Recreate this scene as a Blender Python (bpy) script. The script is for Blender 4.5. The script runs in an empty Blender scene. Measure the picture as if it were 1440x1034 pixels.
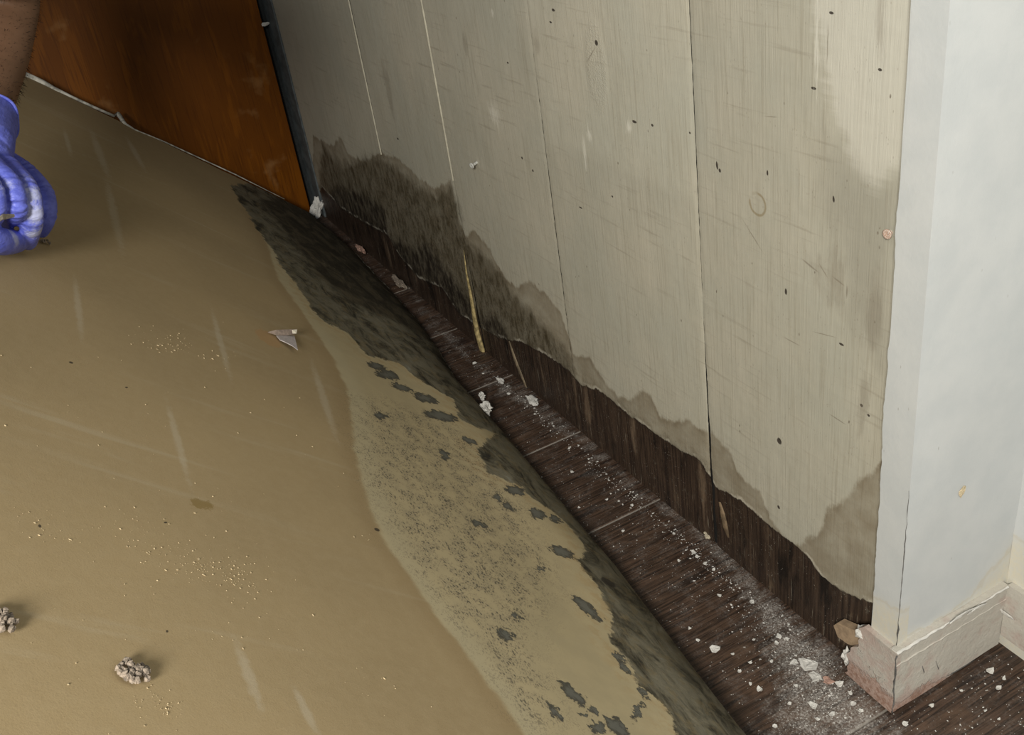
import bpy, bmesh, math, random
import numpy as np
from mathutils import Vector, Matrix
S = bpy.context.scene; C = S.collection
random.seed(7); rng = np.random.default_rng(7)
K = 0.8                                   # metres per unit of camera height

# ------------------------------------------------------------------ camera
CX, CY, F = 720.0, 517.0, 1403.0
def _n(v): v = np.array(v, float); return v/np.linalg.norm(v)
_dn = _n([1100-CX, 2870-CY, F]); _vx = _n([-124-CX, -184-CY, F])
_vx = _n(_vx-_dn*_vx.dot(_dn)); _vz = -_dn; _vy = -np.cross(_vz, _vx)
ROT = np.array([_vy, _vx, _vz])           # rows: world x (into the wall), y (along it, away), z (up)
CAMP = np.array([0, 0, K])
cam = bpy.data.objects.new('camera', bpy.data.cameras.new('camera')); C.objects.link(cam)
cam.data.sensor_width = 36; cam.data.lens = 36*F/1440; cam.data.clip_start = 0.02
r_, u_, b_ = ROT[:, 0], -ROT[:, 1], -ROT[:, 2]
cam.matrix_world = Matrix(((r_[0], u_[0], b_[0], 0), (r_[1], u_[1], b_[1], 0), (r_[2], u_[2], b_[2], K), (0, 0, 0, 1)))
S.camera = cam
# ------------------------------------------------------------------ world, light, exposure
S.view_settings.view_transform = 'Standard'; S.view_settings.look = 'None'
S.view_settings.gamma = 1; S.view_settings.use_curve_mapping = False
S.view_settings.exposure = 0.44
W = bpy.data.worlds.new('world'); S.world = W; W.use_nodes = True
W.node_tree.nodes['Background'].inputs[0].default_value = (0.85, 0.95, 1.0, 1)
W.node_tree.nodes['Background'].inputs[1].default_value = 0.15
L = bpy.data.lights.new('work_lamp', 'AREA'); L.shape = 'DISK'; L.size = 0.34; L.energy = 28.0; L.color = (1.0, 0.96, 0.87)
lo = bpy.data.objects.new('work_lamp', L); C.objects.link(lo)
lo.location = (-0.52, -0.48, 1.20)
lo.rotation_euler = (Vector((0.35, 0.9, 0.2))-Vector(lo.location)).to_track_quat('-Z', 'Y').to_euler()

# ------------------------------------------------------------------ picture-measured points on real planes
def ray(px, py): return ROT @ _n([px-CX, py-CY, F])
def hit(px, py, n, d):                    # plane n.p = d
    r = ray(px, py); n = np.asarray(n, float); return CAMP + r*((d-n.dot(CAMP))/n.dot(r))
XW = 0.676*K                              # face of the plank wall
XD = 0.660*K                              # face of the white plasterboard
YC = 0.557*K                              # white outer corner
XR = 0.838*K                              # deeper white wall
def onwall(px, py, x=XW): return hit(px, py, (1, 0, 0), x)
def onfloor(px, py, z=0): return hit(px, py, (0, 0, 1), z)
def ony(px, py, y): return hit(px, py, (0, 1, 0), y)
BA = onfloor(440, 300); BB = onfloor(1060, 1034)
YP = 2.715*K
BC = ony(35, 105, YP)
BN = _n(np.cross(BB-BA, BC-BA));  BN = BN if BN[2] > 0 else -BN
BU = _n(BB-BA)                            # along the sheet's foot, towards us
BV = _n(np.cross(BN, BU)); BV = BV if BV[2] > 0 else -BV   # up the slope
def onb(px, py, h=0.0): return hit(px, py, BN, BN.dot(BA)+h)
def buv(px, py):
    q = onb(px, py)-BA; return (q.dot(BU), q.dot(BV))
def bxy(u, v, h=0.0): return BA+BU*u+BV*v+BN*h

# ------------------------------------------------------------------ objects
def link(name, me, mat=None, parent=None, smooth=False):
    o = bpy.data.objects.new(name, me); C.objects.link(o)
    if mat is not None:
        for m in (mat if isinstance(mat, (list, tuple)) else [mat]): me.materials.append(m)
    if parent is not None: o.parent = parent
    if smooth: me.polygons.foreach_set('use_smooth', [True]*len(me.polygons))
    return o
def mesh(name, verts, faces):
    me = bpy.data.meshes.new(name); me.from_pydata([tuple(map(float, v)) for v in verts], [], faces); me.update(); return me
def tag(o, label=None, cat=None, group=None, kind=None):
    if label: o['label'] = label
    if cat: o['category'] = cat
    if group: o['group'] = group
    if kind: o['kind'] = kind
    return o
def empty(name, loc=(0, 0, 0)):
    o = bpy.data.objects.new(name, None); C.objects.link(o); o.location = loc; o.empty_display_size = .05; return o
def box(name, lo_, hi_, mat, parent=None, bev=0.0, jit=0.0, cuts=0):
    bm = bmesh.new(); bmesh.ops.create_cube(bm, size=1)
    lo_, hi_ = np.array(lo_, float), np.array(hi_, float)
    for v in bm.verts: v.co = Vector(lo_+(np.array(v.co)+.5)*(hi_-lo_))
    if bev: bmesh.ops.bevel(bm, geom=bm.edges[:], offset=bev, segments=2, affect='EDGES', profile=.5)
    if cuts: bmesh.ops.subdivide_edges(bm, edges=bm.edges[:], cuts=cuts, use_grid_fill=True)
    if jit:
        for v in bm.verts: v.co += Vector([random.uniform(-jit, jit) for _ in range(3)])
    me = bpy.data.meshes.new(name); bm.to_mesh(me); bm.free(); me.update()
    return link(name, me, mat, parent)
def attr(me, name, vals):
    a = me.attributes.new(name, 'FLOAT', 'POINT'); a.data.foreach_set('value', np.asarray(vals, dtype=np.float32))
def vattr(me, name, vals):
    a = me.attributes.new(name, 'FLOAT_VECTOR', 'POINT'); a.data.foreach_set('vector', np.asarray(vals, dtype=np.float32).ravel())
def sdf(P, poly):                          # P (n,2): positive inside
    poly = np.asarray(poly, float); n = len(poly)
    d = np.full(len(P), 1e9); ins = np.zeros(len(P), bool)
    for i in range(n):
        a, b = poly[i], poly[(i+1) % n]; e = b-a; w = P-a
        t = np.clip((w@e)/max(e@e, 1e-12), 0, 1); q = w-np.outer(t, e)
        d = np.minimum(d, np.einsum('ij,ij->i', q, q))
        c = (a[1] > P[:, 1]) != (b[1] > P[:, 1])
        with np.errstate(divide='ignore', invalid='ignore'):
            xx = a[0]+(P[:, 1]-a[1])*(b[0]-a[0])/(b[1]-a[1])
        ins ^= c & (P[:, 0] < xx)
    d = np.sqrt(d); return np.where(ins, d, -d)
def grid_faces(nu, nv, off=0, flip=False):
    i, j = np.meshgrid(np.arange(nu-1), np.arange(nv-1), indexing='ij'); a = (i*nv+j).ravel()+off
    f = np.stack([a, a+nv, a+nv+1, a+1], 1)
    if flip: f = f[:, ::-1]
    return f.tolist()

# ------------------------------------------------------------------ node shorthand
class M:
    def __init__(s, name):
        s.m = bpy.data.materials.new(name); s.m.use_nodes = True; s.t = s.m.node_tree
        s.bs = s.t.nodes['Principled BSDF']
    def node(s, typ, **kw):
        n = s.t.nodes.new(typ)
        for k, v in kw.items(): setattr(n, k, v)
        return n
    def put(s, inp, v):
        if isinstance(v, V): s.t.links.new(v.o, inp)
        elif isinstance(v, (tuple, list)):
            v = tuple(v); n = len(inp.default_value); inp.default_value = (v+(1,))[:n] if len(v) < n else v[:n]
        else: inp.default_value = v
    def math(s, op, *a):
        n = s.node('ShaderNodeMath', operation=op)
        for i, v in enumerate(a): s.put(n.inputs[i], v)
        return V(s, n.outputs[0])
    def attr(s, name, out='Fac'): n = s.node('ShaderNodeAttribute', attribute_name=name); return V(s, n.outputs[out])
    def obj(s): return V(s, s.node('ShaderNodeTexCoord').outputs['Object'])
    def scale(s, vec, sc, rot=0.0, loc=(0, 0, 0)):
        n = s.node('ShaderNodeMapping'); s.put(n.inputs['Vector'], vec); n.inputs['Scale'].default_value = sc
        n.inputs['Rotation'].default_value = (0, 0, rot); n.inputs['Location'].default_value = loc
        return V(s, n.outputs[0])
    def noise(s, vec, sc=1.0, detail=4, rough=.55, dist=0.0):
        n = s.node('ShaderNodeTexNoise'); s.put(n.inputs['Vector'], vec)
        n.inputs['Scale'].default_value = sc; n.inputs['Detail'].default_value = detail
        n.inputs['Roughness'].default_value = rough; n.inputs['Distortion'].default_value = dist
        return V(s, n.outputs['Fac'])
    def voro(s, vec, sc=1.0, feat='F1', out='Distance'):
        n = s.node('ShaderNodeTexVoronoi', feature=feat); s.put(n.inputs['Vector'], vec); n.inputs['Scale'].default_value = sc
        return V(s, n.outputs[out])
    def ss(s, v, a, b, lo_=0.0, hi_=1.0):
        n = s.node('ShaderNodeMapRange', interpolation_type='SMOOTHSTEP'); s.put(n.inputs['Value'], v)
        n.inputs['From Min'].default_value = a; n.inputs['From Max'].default_value = b
        if a > b:
            n.inputs['From Min'].default_value = b; n.inputs['From Max'].default_value = a; lo_, hi_ = hi_, lo_
        n.inputs['To Min'].default_value = lo_; n.inputs['To Max'].default_value = hi_
        return V(s, n.outputs[0])
    def mix(s, f, a, b, mode='MIX'):
        n = s.node('ShaderNodeMix', data_type='RGBA', blend_type=mode)
        s.put(n.inputs[0], f); s.put(n.inputs[6], a); s.put(n.inputs[7], b); return V(s, n.outputs[2])
    def spots(s, vec, lst):                # lst of (u, v, ru, rv, angle): soft ellipses, max of all
        out = None
        for (u, v, ru, rv, an) in lst:
            ca, sa = math.cos(an), math.sin(an)
            n = s.node('ShaderNodeVectorMath', operation='SUBTRACT'); s.put(n.inputs[0], vec); n.inputs[1].default_value = (u, v, 0)
            r = s.node('ShaderNodeVectorRotate', rotation_type='Z_AXIS'); s.t.links.new(n.outputs[0], r.inputs['Vector']); r.inputs['Angle'].default_value = -an
            m = s.node('ShaderNodeVectorMath', operation='MULTIPLY'); s.t.links.new(r.outputs[0], m.inputs[0]); m.inputs[1].default_value = (1/ru, 1/rv, 0)
            l = s.node('ShaderNodeVectorMath', operation='LENGTH'); s.t.links.new(m.outputs[0], l.inputs[0])
            d = V(s, l.outputs['Value']); out = d if out is None else s.math('MINIMUM', out, d)
        return out
    def bump(s, h, strength=.3, dist=.001, nrm=None):
        n = s.node('ShaderNodeBump'); n.inputs['Strength'].default_value = strength; n.inputs['Distance'].default_value = dist
        s.put(n.inputs['Height'], h)
        if nrm is not None: s.put(n.inputs['Normal'], nrm)
        return V(s, n.outputs[0])
    def done(s, col, rough=.7, nrm=None, spec=.3):
        s.put(s.bs.inputs['Base Color'], col); s.put(s.bs.inputs['Roughness'], rough)
        s.bs.inputs['Specular IOR Level'].default_value = spec
        if nrm is not None: s.put(s.bs.inputs['Normal'], nrm)
        return s.m
class V:
    def __init__(s, m, o): s.m, s.o = m, o
    def __add__(s, b): return s.m.math('ADD', s, b)
    __radd__ = __add__
    def __sub__(s, b): return s.m.math('SUBTRACT', s, b)
    def __rsub__(s, b): return s.m.math('SUBTRACT', b, s)
    def __mul__(s, b): return s.m.math('MULTIPLY', s, b)
    __rmul__ = __mul__
def simple(name, col, rough=.7, var=.25, sc=200, spec=.3, col2=None, bump=.2):
    m = M(name); o = m.obj(); n = m.noise(o, sc, 5, .6)
    c2 = col2 or tuple(c*(1-var) for c in col)
    return m.done(m.mix(m.ss(n, .35, .65), c2, col), rough, m.bump(n, bump, .0006), spec)

# ================================================================== MATERIALS
# ---- painted planks
def wyz(px, py): p = onwall(px, py); return (p[1], p[2])
def W_(lst): return [wyz(*p) for p in lst]
def spot_w(px, py, rx, ry, an=0.0):
    p = onwall(px, py); d = np.linalg.norm(p-CAMP)/F; k = d/abs(ray(px, py)[0])**.5
    return (p[1], p[2], rx*k*.9, ry*d*.9, -an)
def mat_planks():
    m = M('weathered_paint_on_planks'); uv = m.attr('suv', 'Vector')
    big = m.noise(uv, 5, 4, .6); mid = m.noise(m.scale(uv, (30, 9, 1)), 1, 5, .6)
    grain = m.noise(m.scale(uv, (420, 9, 1), .02), 1, 4, .6); grain2 = m.noise(m.scale(uv, (1200, 40, 1)), 1, 3, .6)
    saw = m.noise(m.scale(uv, (9, 170, 1), .16), 1, 4, .6)
    tone = m.attr('tone')
    col = m.mix(m.ss(big, .3, .7), (.395, .385, .32), (.455, .425, .345))
    col = m.mix(m.ss(mid, .35, .75, 0, .5), col, (.37, .35, .28))
    col = m.mix(m.ss(grain, .50, .68, 0, .38), col, (.27, .24, .18))
    col = m.mix(m.ss(saw, .56, .70, 0, .42)*m.ss(big, .38, .58), col, (.25, .22, .17))
    pale_zone = m.attr('pale_zone')+(mid-.5)*.05+(saw-.5)*.025
    col = m.mix(m.ss(pale_zone, -.006, .010, 0, .50), col, (.62, .60, .53))
    grey = m.attr('grey')+(mid-.5)*.06
    col = m.mix(m.ss(grey, -.02, .02, 0, .42), col, (.24, .225, .185))
    # specks and fine flaws
    sp = m.voro(m.scale(uv, (150, 75, 1), .3), 1); sel = m.noise(uv, 45, 2, .5)
    col = m.mix(m.ss(sp, .16, .08)*m.ss(sel, .60, .68)*.75, col, (.10, .075, .05))
    sp2 = m.voro(m.scale(uv, (330, 160, 1), -.4), 1)
    col = m.mix(m.ss(sp2, .2, .1)*m.ss(sel, .50, .4)*.3, col, (.16, .12, .09))
    # damp stain, mould
    nz = (m.noise(m.scale(uv, (60, 14, 1)), 1, 6, .65)-.5); nb = (m.noise(uv, 26, 6, .65)-.5); nf = m.noise(uv, 240, 5, .7)
    d1 = m.attr('stain')+nz*.022+nb*.016
    st = m.ss(d1, -.001, .005); rim = st*m.ss(d1, .012, .003)
    col = m.mix(st*m.ss(nb, -.25, .2, .38, .8), col, (.20, .162, .108))
    col = m.mix(rim*m.ss(mid, .4, .6, .05, .4), col, (.12, .085, .045))
    d2 = m.attr('heavy')+nz*.045+nb*.05
    mott = m.noise(m.scale(uv, (75, 30, 1)), 1, 6, .72)
    col = m.mix(m.ss(d2, -.012, .016)*m.ss(mott, .34, .60, 1, .50), col, (.060, .046, .024))
    col = m.mix(m.ss(d2, -.01, .04)*m.ss(nf, .52, .64)*.55, col, (.018, .015, .012))
    col = m.mix(m.ss(d2, -.04, .01)*m.ss(m.noise(uv, 330, 3, .7), .60, .68)*.6, col, (.03, .026, .02))
    d4 = m.attr('deep')+nz*.05+nb*.07
    col = m.mix(m.ss(d4, -.012, .018)*m.ss(mott, .62, .40, .45, 1), col, (.017, .012, .008))
    vs_ = m.noise(m.scale(uv, (60, 7, 1)), 1, 4, .6)
    col = m.mix(m.ss(d2, .0, .03)*m.ss(vs_, .60, .70)*.55, col, (.19, .155, .11))
    # bare wood at the foot
    d3 = m.attr('bare')+nz*.016+nb*.014+(nf-.5)*.004
    br = m.ss(d3, -.0008, .0012)
    wg = m.noise(m.scale(uv, (330, 10, 1)), 1, 5, .65); wb = m.noise(m.scale(uv, (36, 8, 1)), 1, 5, .6)
    bc = m.mix(m.ss(wg, .35, .68), (.020, .0125, .009), (.062, .040, .027))
    bc = m.mix(m.ss(wb, .56, .70, 0, .8)*m.ss(wg, .3, .6, .4, 1), bc, (.17, .12, .08))
    bc = m.mix(m.ss(wb, .46, .34, 0, .9), bc, (.008, .006, .005))
    bc = m.mix(m.ss(m.noise(uv, 120, 5, .75), .56, .66)*m.ss(wb, .4, .6)*.5, bc, (.13, .115, .09))
    scr = m.noise(m.scale(uv, (520, 16, 1), .1), 1, 2, .5)
    bc = m.mix(m.ss(scr, .67, .74, 0, .8), bc, (.30, .26, .2))
    bc = m.mix(m.ss(m.voro(m.scale(uv, (300, 300, 1)), 1), .16, .08)*m.ss(sel, .5, .6)*.7, bc, (.45, .42, .36))
    col = m.mix(m.ss(d3, -.006, -.0015)*m.ss(d3, .001, -.0005)*m.ss(nb, -.05, .08)*.5, col, (.66, .62, .52))
    col = m.mix(br, col, bc)
    # nail holes, knots, ring, cracks
    j = (nf-.5)*.9
    dk = m.spots(uv, [spot_w(*a) for a in [(840, 60, 3, 4), (893, 171, 4, 2.2), (1008, 233, 1.8, 6, .1), (1012, 240, 2, 3), (1097, 620, 3.5, 5.5),
        (970, 187, 1.6, 1.6), (862, 276, 1.6, 1.6), (1184, 484, 3.6, 2), (1238, 98, 3, 2), (1145, 124, 4, 2), (1170, 18, 3.5, 2), (779, 14, 3, 2),
        (775, 31, 2.6, 1.4), (918, 176, 2, 2), (1106, 410, 2, 5), (1173, 280, 1.7, 5, .1), (1083, 742, 1.5, 5), (1096, 713, 2, 3), (735, 222, 1.5, 2),
        (1212, 570, 2, 2.5), (1222, 584, 2, 2), (560, 195, 2, 1.5), (715, 88, 1.7, 1.4), (750, 240, 1.5, 2), (817, 292, 3, 1.3), (1080, 243, 1.5, 4)]])
    col = m.mix(m.ss(dk+j*.6, 1.25, .75)*.92, col, (.030, .022, .018))
    ring = m.spots(uv, [spot_w(1066, 287, 16, 20)])
    rg = m.ss(m.math('ABSOLUTE', ring-.86+j*.12), .16, .03)*m.ss(m.noise(uv, 60, 2, .5), .33, .5)
    col = m.mix(rg*.62, col, (.22, .165, .08))
    ck = m.spots(uv, [spot_w(*a) for a in [(1140, 373, 15, 1.5, -.28), (1160, 382, 11, 1.5, -.75), (1180, 395, 11, 1.5, -.25), (1192, 410, 1.8, 12), (1060, 333, 22, 1.1, -.72),
        (1086, 164, 12, 1.3, .15), (833, 76, 14, 1.1, .75), (1165, 60, 1.2, 30), (1115, 480, 12, 1), (1180, 590, 13, 1.1, -.05), (1160, 470, 18, .9, .2)]])
    col = m.mix(m.ss(ck+j*.8+nz*1.5, 1.3, .4)*.5, col, (.13, .10, .07))
    vb = m.spots(uv, [spot_w(*a) for a in [(1215, 560, 8, 70, 0), (1232, 440, 12, 60, 0), (1172, 395, 26, 40, .2), (755, 60, 8, 22), (655, 60, 6, 18), (545, 120, 7, 40), (1240, 30, 10, 60)]])
    col = m.mix(m.ss(vb+nz*3.5+nb*1.5, 1.4, .4)*.36, col, (.19, .16, .12))
    lt = m.spots(uv, [spot_w(*a) for a in [(697, 160, 11, 14), (823, 215, 2.4, 22), (830, 190, 4, 10), (694, 18, 2.5, 5), (885, 178, 5, 8), (1150, 60, 3, 60)]])
    col = m.mix(m.ss(lt+(grain2-.5)*6, 1.1, .6)*.55, col, (.68, .66, .58))
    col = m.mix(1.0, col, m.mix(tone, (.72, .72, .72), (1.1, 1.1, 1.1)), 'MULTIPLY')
    cup = m.spots(uv, [spot_w(840, 95, 22, 75)])
    h = grain*.7+grain2*.35+saw*.25+m.ss(cup, 1.1, .7)*m.noise(uv, 260, 3, .6, 1.5)*2.0-br*1.6-m.ss(dk, 1.2, .7)*2
    return m.done(col, m.ss(br, 0, 1, .62, .48), m.bump(h, .45, .0011), .35)

def mat_white():
    m = M('white_wall_paint'); o = m.obj(); n = m.noise(o, 30, 5, .6); f = m.noise(o, 260, 4, .6)
    col = m.mix(m.ss(n, .3, .7), (.49, .51, .515), (.53, .545, .545))
    d = m.attr('damp')+(m.noise(o, 38, 5, .65)-.5)*.034
    col = m.mix(m.ss(d, -.012, .02)*m.ss(f, .3, .7, .35, .7), col, (.62, .56, .42))
    col = m.mix(m.ss(d, -.003, .001)*m.ss(d, .005, .001)*.28, col, (.46, .38, .24))
    col = m.mix(m.ss(m.voro(m.scale(o, (160, 160, 50)), 1), .11, .05)*m.ss(m.noise(o, 40, 2, .5), .58, .66)*.7, col, (.30, .29, .27))
    return m.done(col, .5, m.bump(n+f*.35, .22, .0016), .4)
def mat_base():
    m = M('chipped_baseboard_paint'); o = m.obj(); n = m.noise(o, 34, 6, .68); f = m.noise(o, 220, 5, .7)
    streak = m.noise(m.scale(o, (30, 30, 120), .0), 1, 4, .6)
    col = m.mix(m.ss(n-m.attr('wear')*.35, .26, .50), (.42, .335, .295), (.46, .435, .385))
    col = m.mix(m.ss(streak, .62, .7)*.5, col, (.54, .52, .48))
    w = m.attr('wear')+(n-.5)*1.1+(f-.5)*.5
    col = m.mix(m.ss(w, .48, .58), col, m.mix(m.ss(f, .4, .6), (.27, .165, .125), (.40, .29, .245)))
    col = m.mix(m.ss(f, .64, .72)*.6, col, (.30, .26, .21))
    return m.done(col, .55, m.bump(n*1.6+f*.5-m.ss(w, .45, .55)*.8, .6, .002), .35)
def mat_floor():
    m = M('dark_wood_grain_floor'); o = m.obj()
    g = m.noise(m.scale(o, (16, 340, 1), .12), 1, 5, .65, .6); b = m.noise(m.scale(o, (9, 26, 1), .1), 1, 4, .6, 1.0)
    col = m.mix(m.ss(g, .35, .66), (.017, .0105, .0075), (.085, .051, .034))
    col = m.mix(m.ss(b, .55, .7, 0, .6), col, (.11, .066, .042)); col = m.mix(m.ss(b, .44, .3, 0, .7), col, (.016, .012, .011))
    d = m.attr('dust'); n = m.noise(o, 55, 6, .7); f = m.noise(o, 420, 5, .75); v = m.voro(o, 520)
    n_ = m.noise(m.scale(o, (14, 60, 1), .2), 1, 6, .7); a = m.ss(d+(n-.5)*.05+(n_-.5)*.09, .0, .045)
    col = m.mix(a*m.ss(f, .40, .62, .18, .95)*m.ss(n, .30, .60, .35, 1), col, (.36, .335, .31))
    col = m.mix(m.ss(n, .45, .7, .0, .35)*m.ss(f, .42, .6), col, (.22, .2, .185))
    col = m.mix(m.ss(d+(n-.5)*.05, .0, .05)*m.ss(v, .42, .2)*m.ss(f, .5, .56), col, (.70, .685, .64))
    s2 = m.voro(o, 210); col = m.mix(m.ss(s2, .13, .07)*m.ss(n, .45, .55), col, (.7, .69, .65))
    gap = m.attr('joint')
    col = m.mix(m.ss(gap+(f-.5)*.5, .4, .7)*.75, col, (.23, .21, .185))
    return m.done(col, m.ss(n, .3, .7, .38, .7), m.bump(g*.6+f*.6+a*.5, .45, .0011), .4)

# ---- kraft paper face of the plasterboard
B_ = lambda lst: [buv(*p) for p in lst]
def bspot(px, py, rx, ry, an):             # picture ellipse -> approximate ellipse on the sheet
    c = np.array(buv(px, py)); a = np.array(buv(px+rx*math.cos(an), py+rx*math.sin(an)))-c
    b = np.array(buv(px-ry*math.sin(an), py+ry*math.cos(an)))-c
    J = np.array([a, b]).T; U, s, _ = np.linalg.svd(J)
    return (c[0], c[1], s[0], s[1], math.atan2(U[1, 0], U[0, 0]))
def mat_kraft():
    m = M('brown_kraft_paper'); uv = m.attr('suv', 'Vector')
    big = m.noise(uv, 4, 3, .5); fib = m.noise(uv, 700, 4, .7); cl = m.noise(uv, 90, 5, .65)
    col = m.mix(m.ss(big, .3, .7), (.325, .245, .135), (.375, .282, .155))
    col = m.mix(m.ss(cl, .35, .7, 0, .28), col, (.41, .32, .19)); col = m.mix(m.ss(fib, .5, .7, 0, .28), col, (.24, .175, .095))
    st = m.noise(m.scale(uv, (26, 2.2, 1), .16), 1, 4, .6, .4)
    col = m.mix(m.ss(st, .57, .70, 0, .32)*m.ss(big, .35, .6, .4, 1), col, (.46, .40, .29))
    smear = m.spots(uv, [bspot(*a) for a in [(140, 215, 42, 6, 1.2), (160, 300, 60, 7, 1.35), (110, 430, 50, 6, 1.45), (95, 200, 22, 4, 1.3), (190, 215, 30, 4, 1.05),
         (310, 480, 60, 5, 1.3), (250, 620, 70, 6, 1.3), (350, 950, 60, 9, 1.2), (430, 1000, 45, 7, 1.1), (455, 560, 70, 6, 1.25)]])
    col = m.mix(m.ss(smear+(m.noise(uv, 120, 5, .7)-.5)*1.6, 1.2, .35)*.30, col, (.55, .50, .40))
    n1 = m.noise(uv, 26, 6, .62)-.5; n2 = m.noise(uv, 110, 6, .7)-.5
    d0 = m.attr('water')+n1*.018+n2*.004
    wet = m.ss(d0, -.003, .006)
    col = m.mix(wet*.85, col, m.mix(m.ss(n1, -.12, .15), (.42, .355, .22), (.46, .385, .235)))
    col = m.mix(m.ss(d0, -.03, -.004)*m.ss(d0, .004, -.002)*.35, col, (.27, .19, .095))
    col = m.mix(m.ss(d0, .0, .006)*m.ss(d0, .04, .012)*.35, col, (.46, .41, .28))
    # fine black specks
    fr = m.attr('fleck')+n1*.07
    v1 = m.voro(m.scale(uv, (190, 330, 1), .1), 1); v2 = m.voro(m.scale(uv, (420, 700, 1), .1), 1)
    n3 = m.noise(uv, 55, 4, .65)
    col = m.mix(m.ss(fr, -.01, .03)*m.ss(n3, .45, .68, 0, .40), col, (.24, .21, .15))
    col = m.mix(m.ss(fr, -.03, .03)*m.ss(v1+n2*.7, .40, .26)*m.ss(n3, .44, .53)*.85, col, (.055, .05, .045))
    col = m.mix(m.ss(fr, -.05, .03)*m.ss(v2+n2*.5, .40, .26)*m.ss(n3, .38, .50)*.65, col, (.075, .066, .05))
    # orange bloom between mould and paper
    d1 = m.attr('mould')+n1*.036+n2*.022+.004
    col = m.mix(m.ss(d1, -.045, -.004)*wet*m.ss(n3, .45, .6)*.35, col, (.36, .235, .095))
    wob = m.node('ShaderNodeTexNoise'); m.put(wob.inputs['Vector'], uv); wob.inputs['Scale'].default_value = 95; wob.inputs['Detail'].default_value = 5; wob.inputs['Roughness'].default_value = .7
    wv_ = m.node('ShaderNodeVectorMath', operation='MULTIPLY_ADD'); m.t.links.new(wob.outputs['Color'], wv_.inputs[0]); wv_.inputs[1].default_value = (.034, .034, 0); m.put(wv_.inputs[2], m.scale(uv, (1, 1, 1), 0, (-.017, -.017, 0)))
    pt = m.spots(V(m, wv_.outputs[0]), [bspot(*a) for a in [(805, 975, 22, 7, .75), (825, 855, 24, 6, .7), (711, 892, 10, 7, .5), (725, 867, 7, 4, .3), (778, 1000, 10, 5, .9), (835, 1000, 7, 4, .6), (822, 1007, 7, 4, .6),
         (842, 1024, 9, 10, .9), (868, 1022, 18, 8, .8), (897, 1000, 6, 14, .4), (790, 776, 16, 6, .4), (845, 792, 22, 10, .4), (714, 712, 9, 4, .5), (673, 736, 9, 4, .5), (755, 722, 11, 6, .4),
         (725, 690, 12, 6, .3), (780, 730, 9, 4, .5), (620, 585, 22, 6, .2), (545, 527, 14, 6, .2), (535, 585, 8, 4, .3), (700, 700, 6, 4, .4), (660, 620, 10, 4, .5), (688, 640, 14, 8, .4),
         (625, 640, 8, 5, 1), (880, 940, 8, 4, .8), (870, 925, 10, 4, 1.1), (905, 975, 8, 4, .9), (760, 800, 6, 2, 0), (530, 515, 12, 4, .3), (565, 545, 14, 4, .3), (598, 560, 16, 5, .3)]])
    pm = m.ss(pt+n2*1.3, 1.25, 1.0)
    pc = m.mix(m.ss(pt, 1.0, .35), (.052, .052, .045), (.115, .118, .105))
    col = m.mix(pm*.93, col, pc)
    # continuous mould along the foot
    mo = m.ss(d1, -.002, .0035); mv = m.noise(m.scale(uv, (14, 30, 1), .25), 1, 6, .7, .8)
    mc = m.mix(m.ss(mv, .36, .60), (.045, .040, .027), (.17, .155, .112)); mc = m.mix(m.ss(n3, .5, .64)*.6, mc, (.17, .135, .075))
    mc = m.mix(m.ss(mv, .44, .33)*m.ss(n2, -.1, .1), mc, (.018, .018, .016))
    mc = m.mix(m.ss(mv, .62, .72)*.6, mc, (.26, .27, .24))
    col = m.mix(mo*m.ss(cl, .3, .55, .86, 1.0), col, mc)
    dk = m.attr('dark')+n1*.06+n2*.02
    col = m.mix(m.ss(dk, -.01, .03)*.82, col, m.mix(m.ss(mv, .45, .65), (.026, .021, .013), (.080, .062, .036)))
    # scored line, edge wear
    ln = m.attr('score'); col = m.mix(m.ss(ln+(cl-.5)*.0015, .0016, .0005)*.40, col, (.52, .46, .36))
    ft = m.attr('foot'); col = m.mix(m.ss(ft+(cl-.5)*.006, .0035, .001)*m.ss(n3, .46, .55)*.7, col, (.34, .32, .27))
    ch = m.spots(uv, [bspot(*a) for a in [(233, 735, 2.6, 1.3, 0), (100, 510, 3, 1.4, .3), (56, 740, 2.5, 2, .8), (855, 819, 12, 4, .55), (235, 888, 1.8, 1.8, 0), (178, 545, 2, 1, 0), (530, 745, 4, 2, .4)]])
    col = m.mix(m.ss(ch+n2, 1.2, .8)*.85, col, (.03, .025, .02))
    tn = m.spots(uv, [bspot(283, 709, 19, 8, .25)])
    col = m.mix(m.ss(tn+n2*2.4, 1.0, .7)*.6, col, (.20, .13, .03))
    to = m.spots(uv, [bspot(378, 476, 22, 8, .55)])
    col = m.mix(m.ss(to+n2*.9, 1.1, .85)*.75, col, (.40, .25, .12))
    h = fib*.35+cl*.5+mo*m.noise(uv, 180, 5, .7)*1.5-pm*.5
    return m.done(col, .85, m.bump(h, .35, .0009), .2)
def mat_ply():
    m = M('varnished_plywood'); o = m.obj()
    w = m.noise(m.scale(o, (22, 1, 3.0)), 1, 3, .5, 1.6); g = m.noise(m.scale(o, (260, 1, 9)), 1, 4, .65, .4)
    band = m.math('SINE', w*16.0+g*5.0)
    col = m.mix(m.ss(band, -.5, 1), (.115, .034, .001), (.15, .046, .0015)); col = m.mix(m.ss(g, .5, .68, 0, .5), col, (.055, .015, .0008))
    col = m.mix(m.ss(m.noise(o, 9, 4, .6), .62, .75, 0, .25), col, (.42, .24, .10))
    return m.done(col, .42, m.bump(g, .15, .0006), .2)

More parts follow.
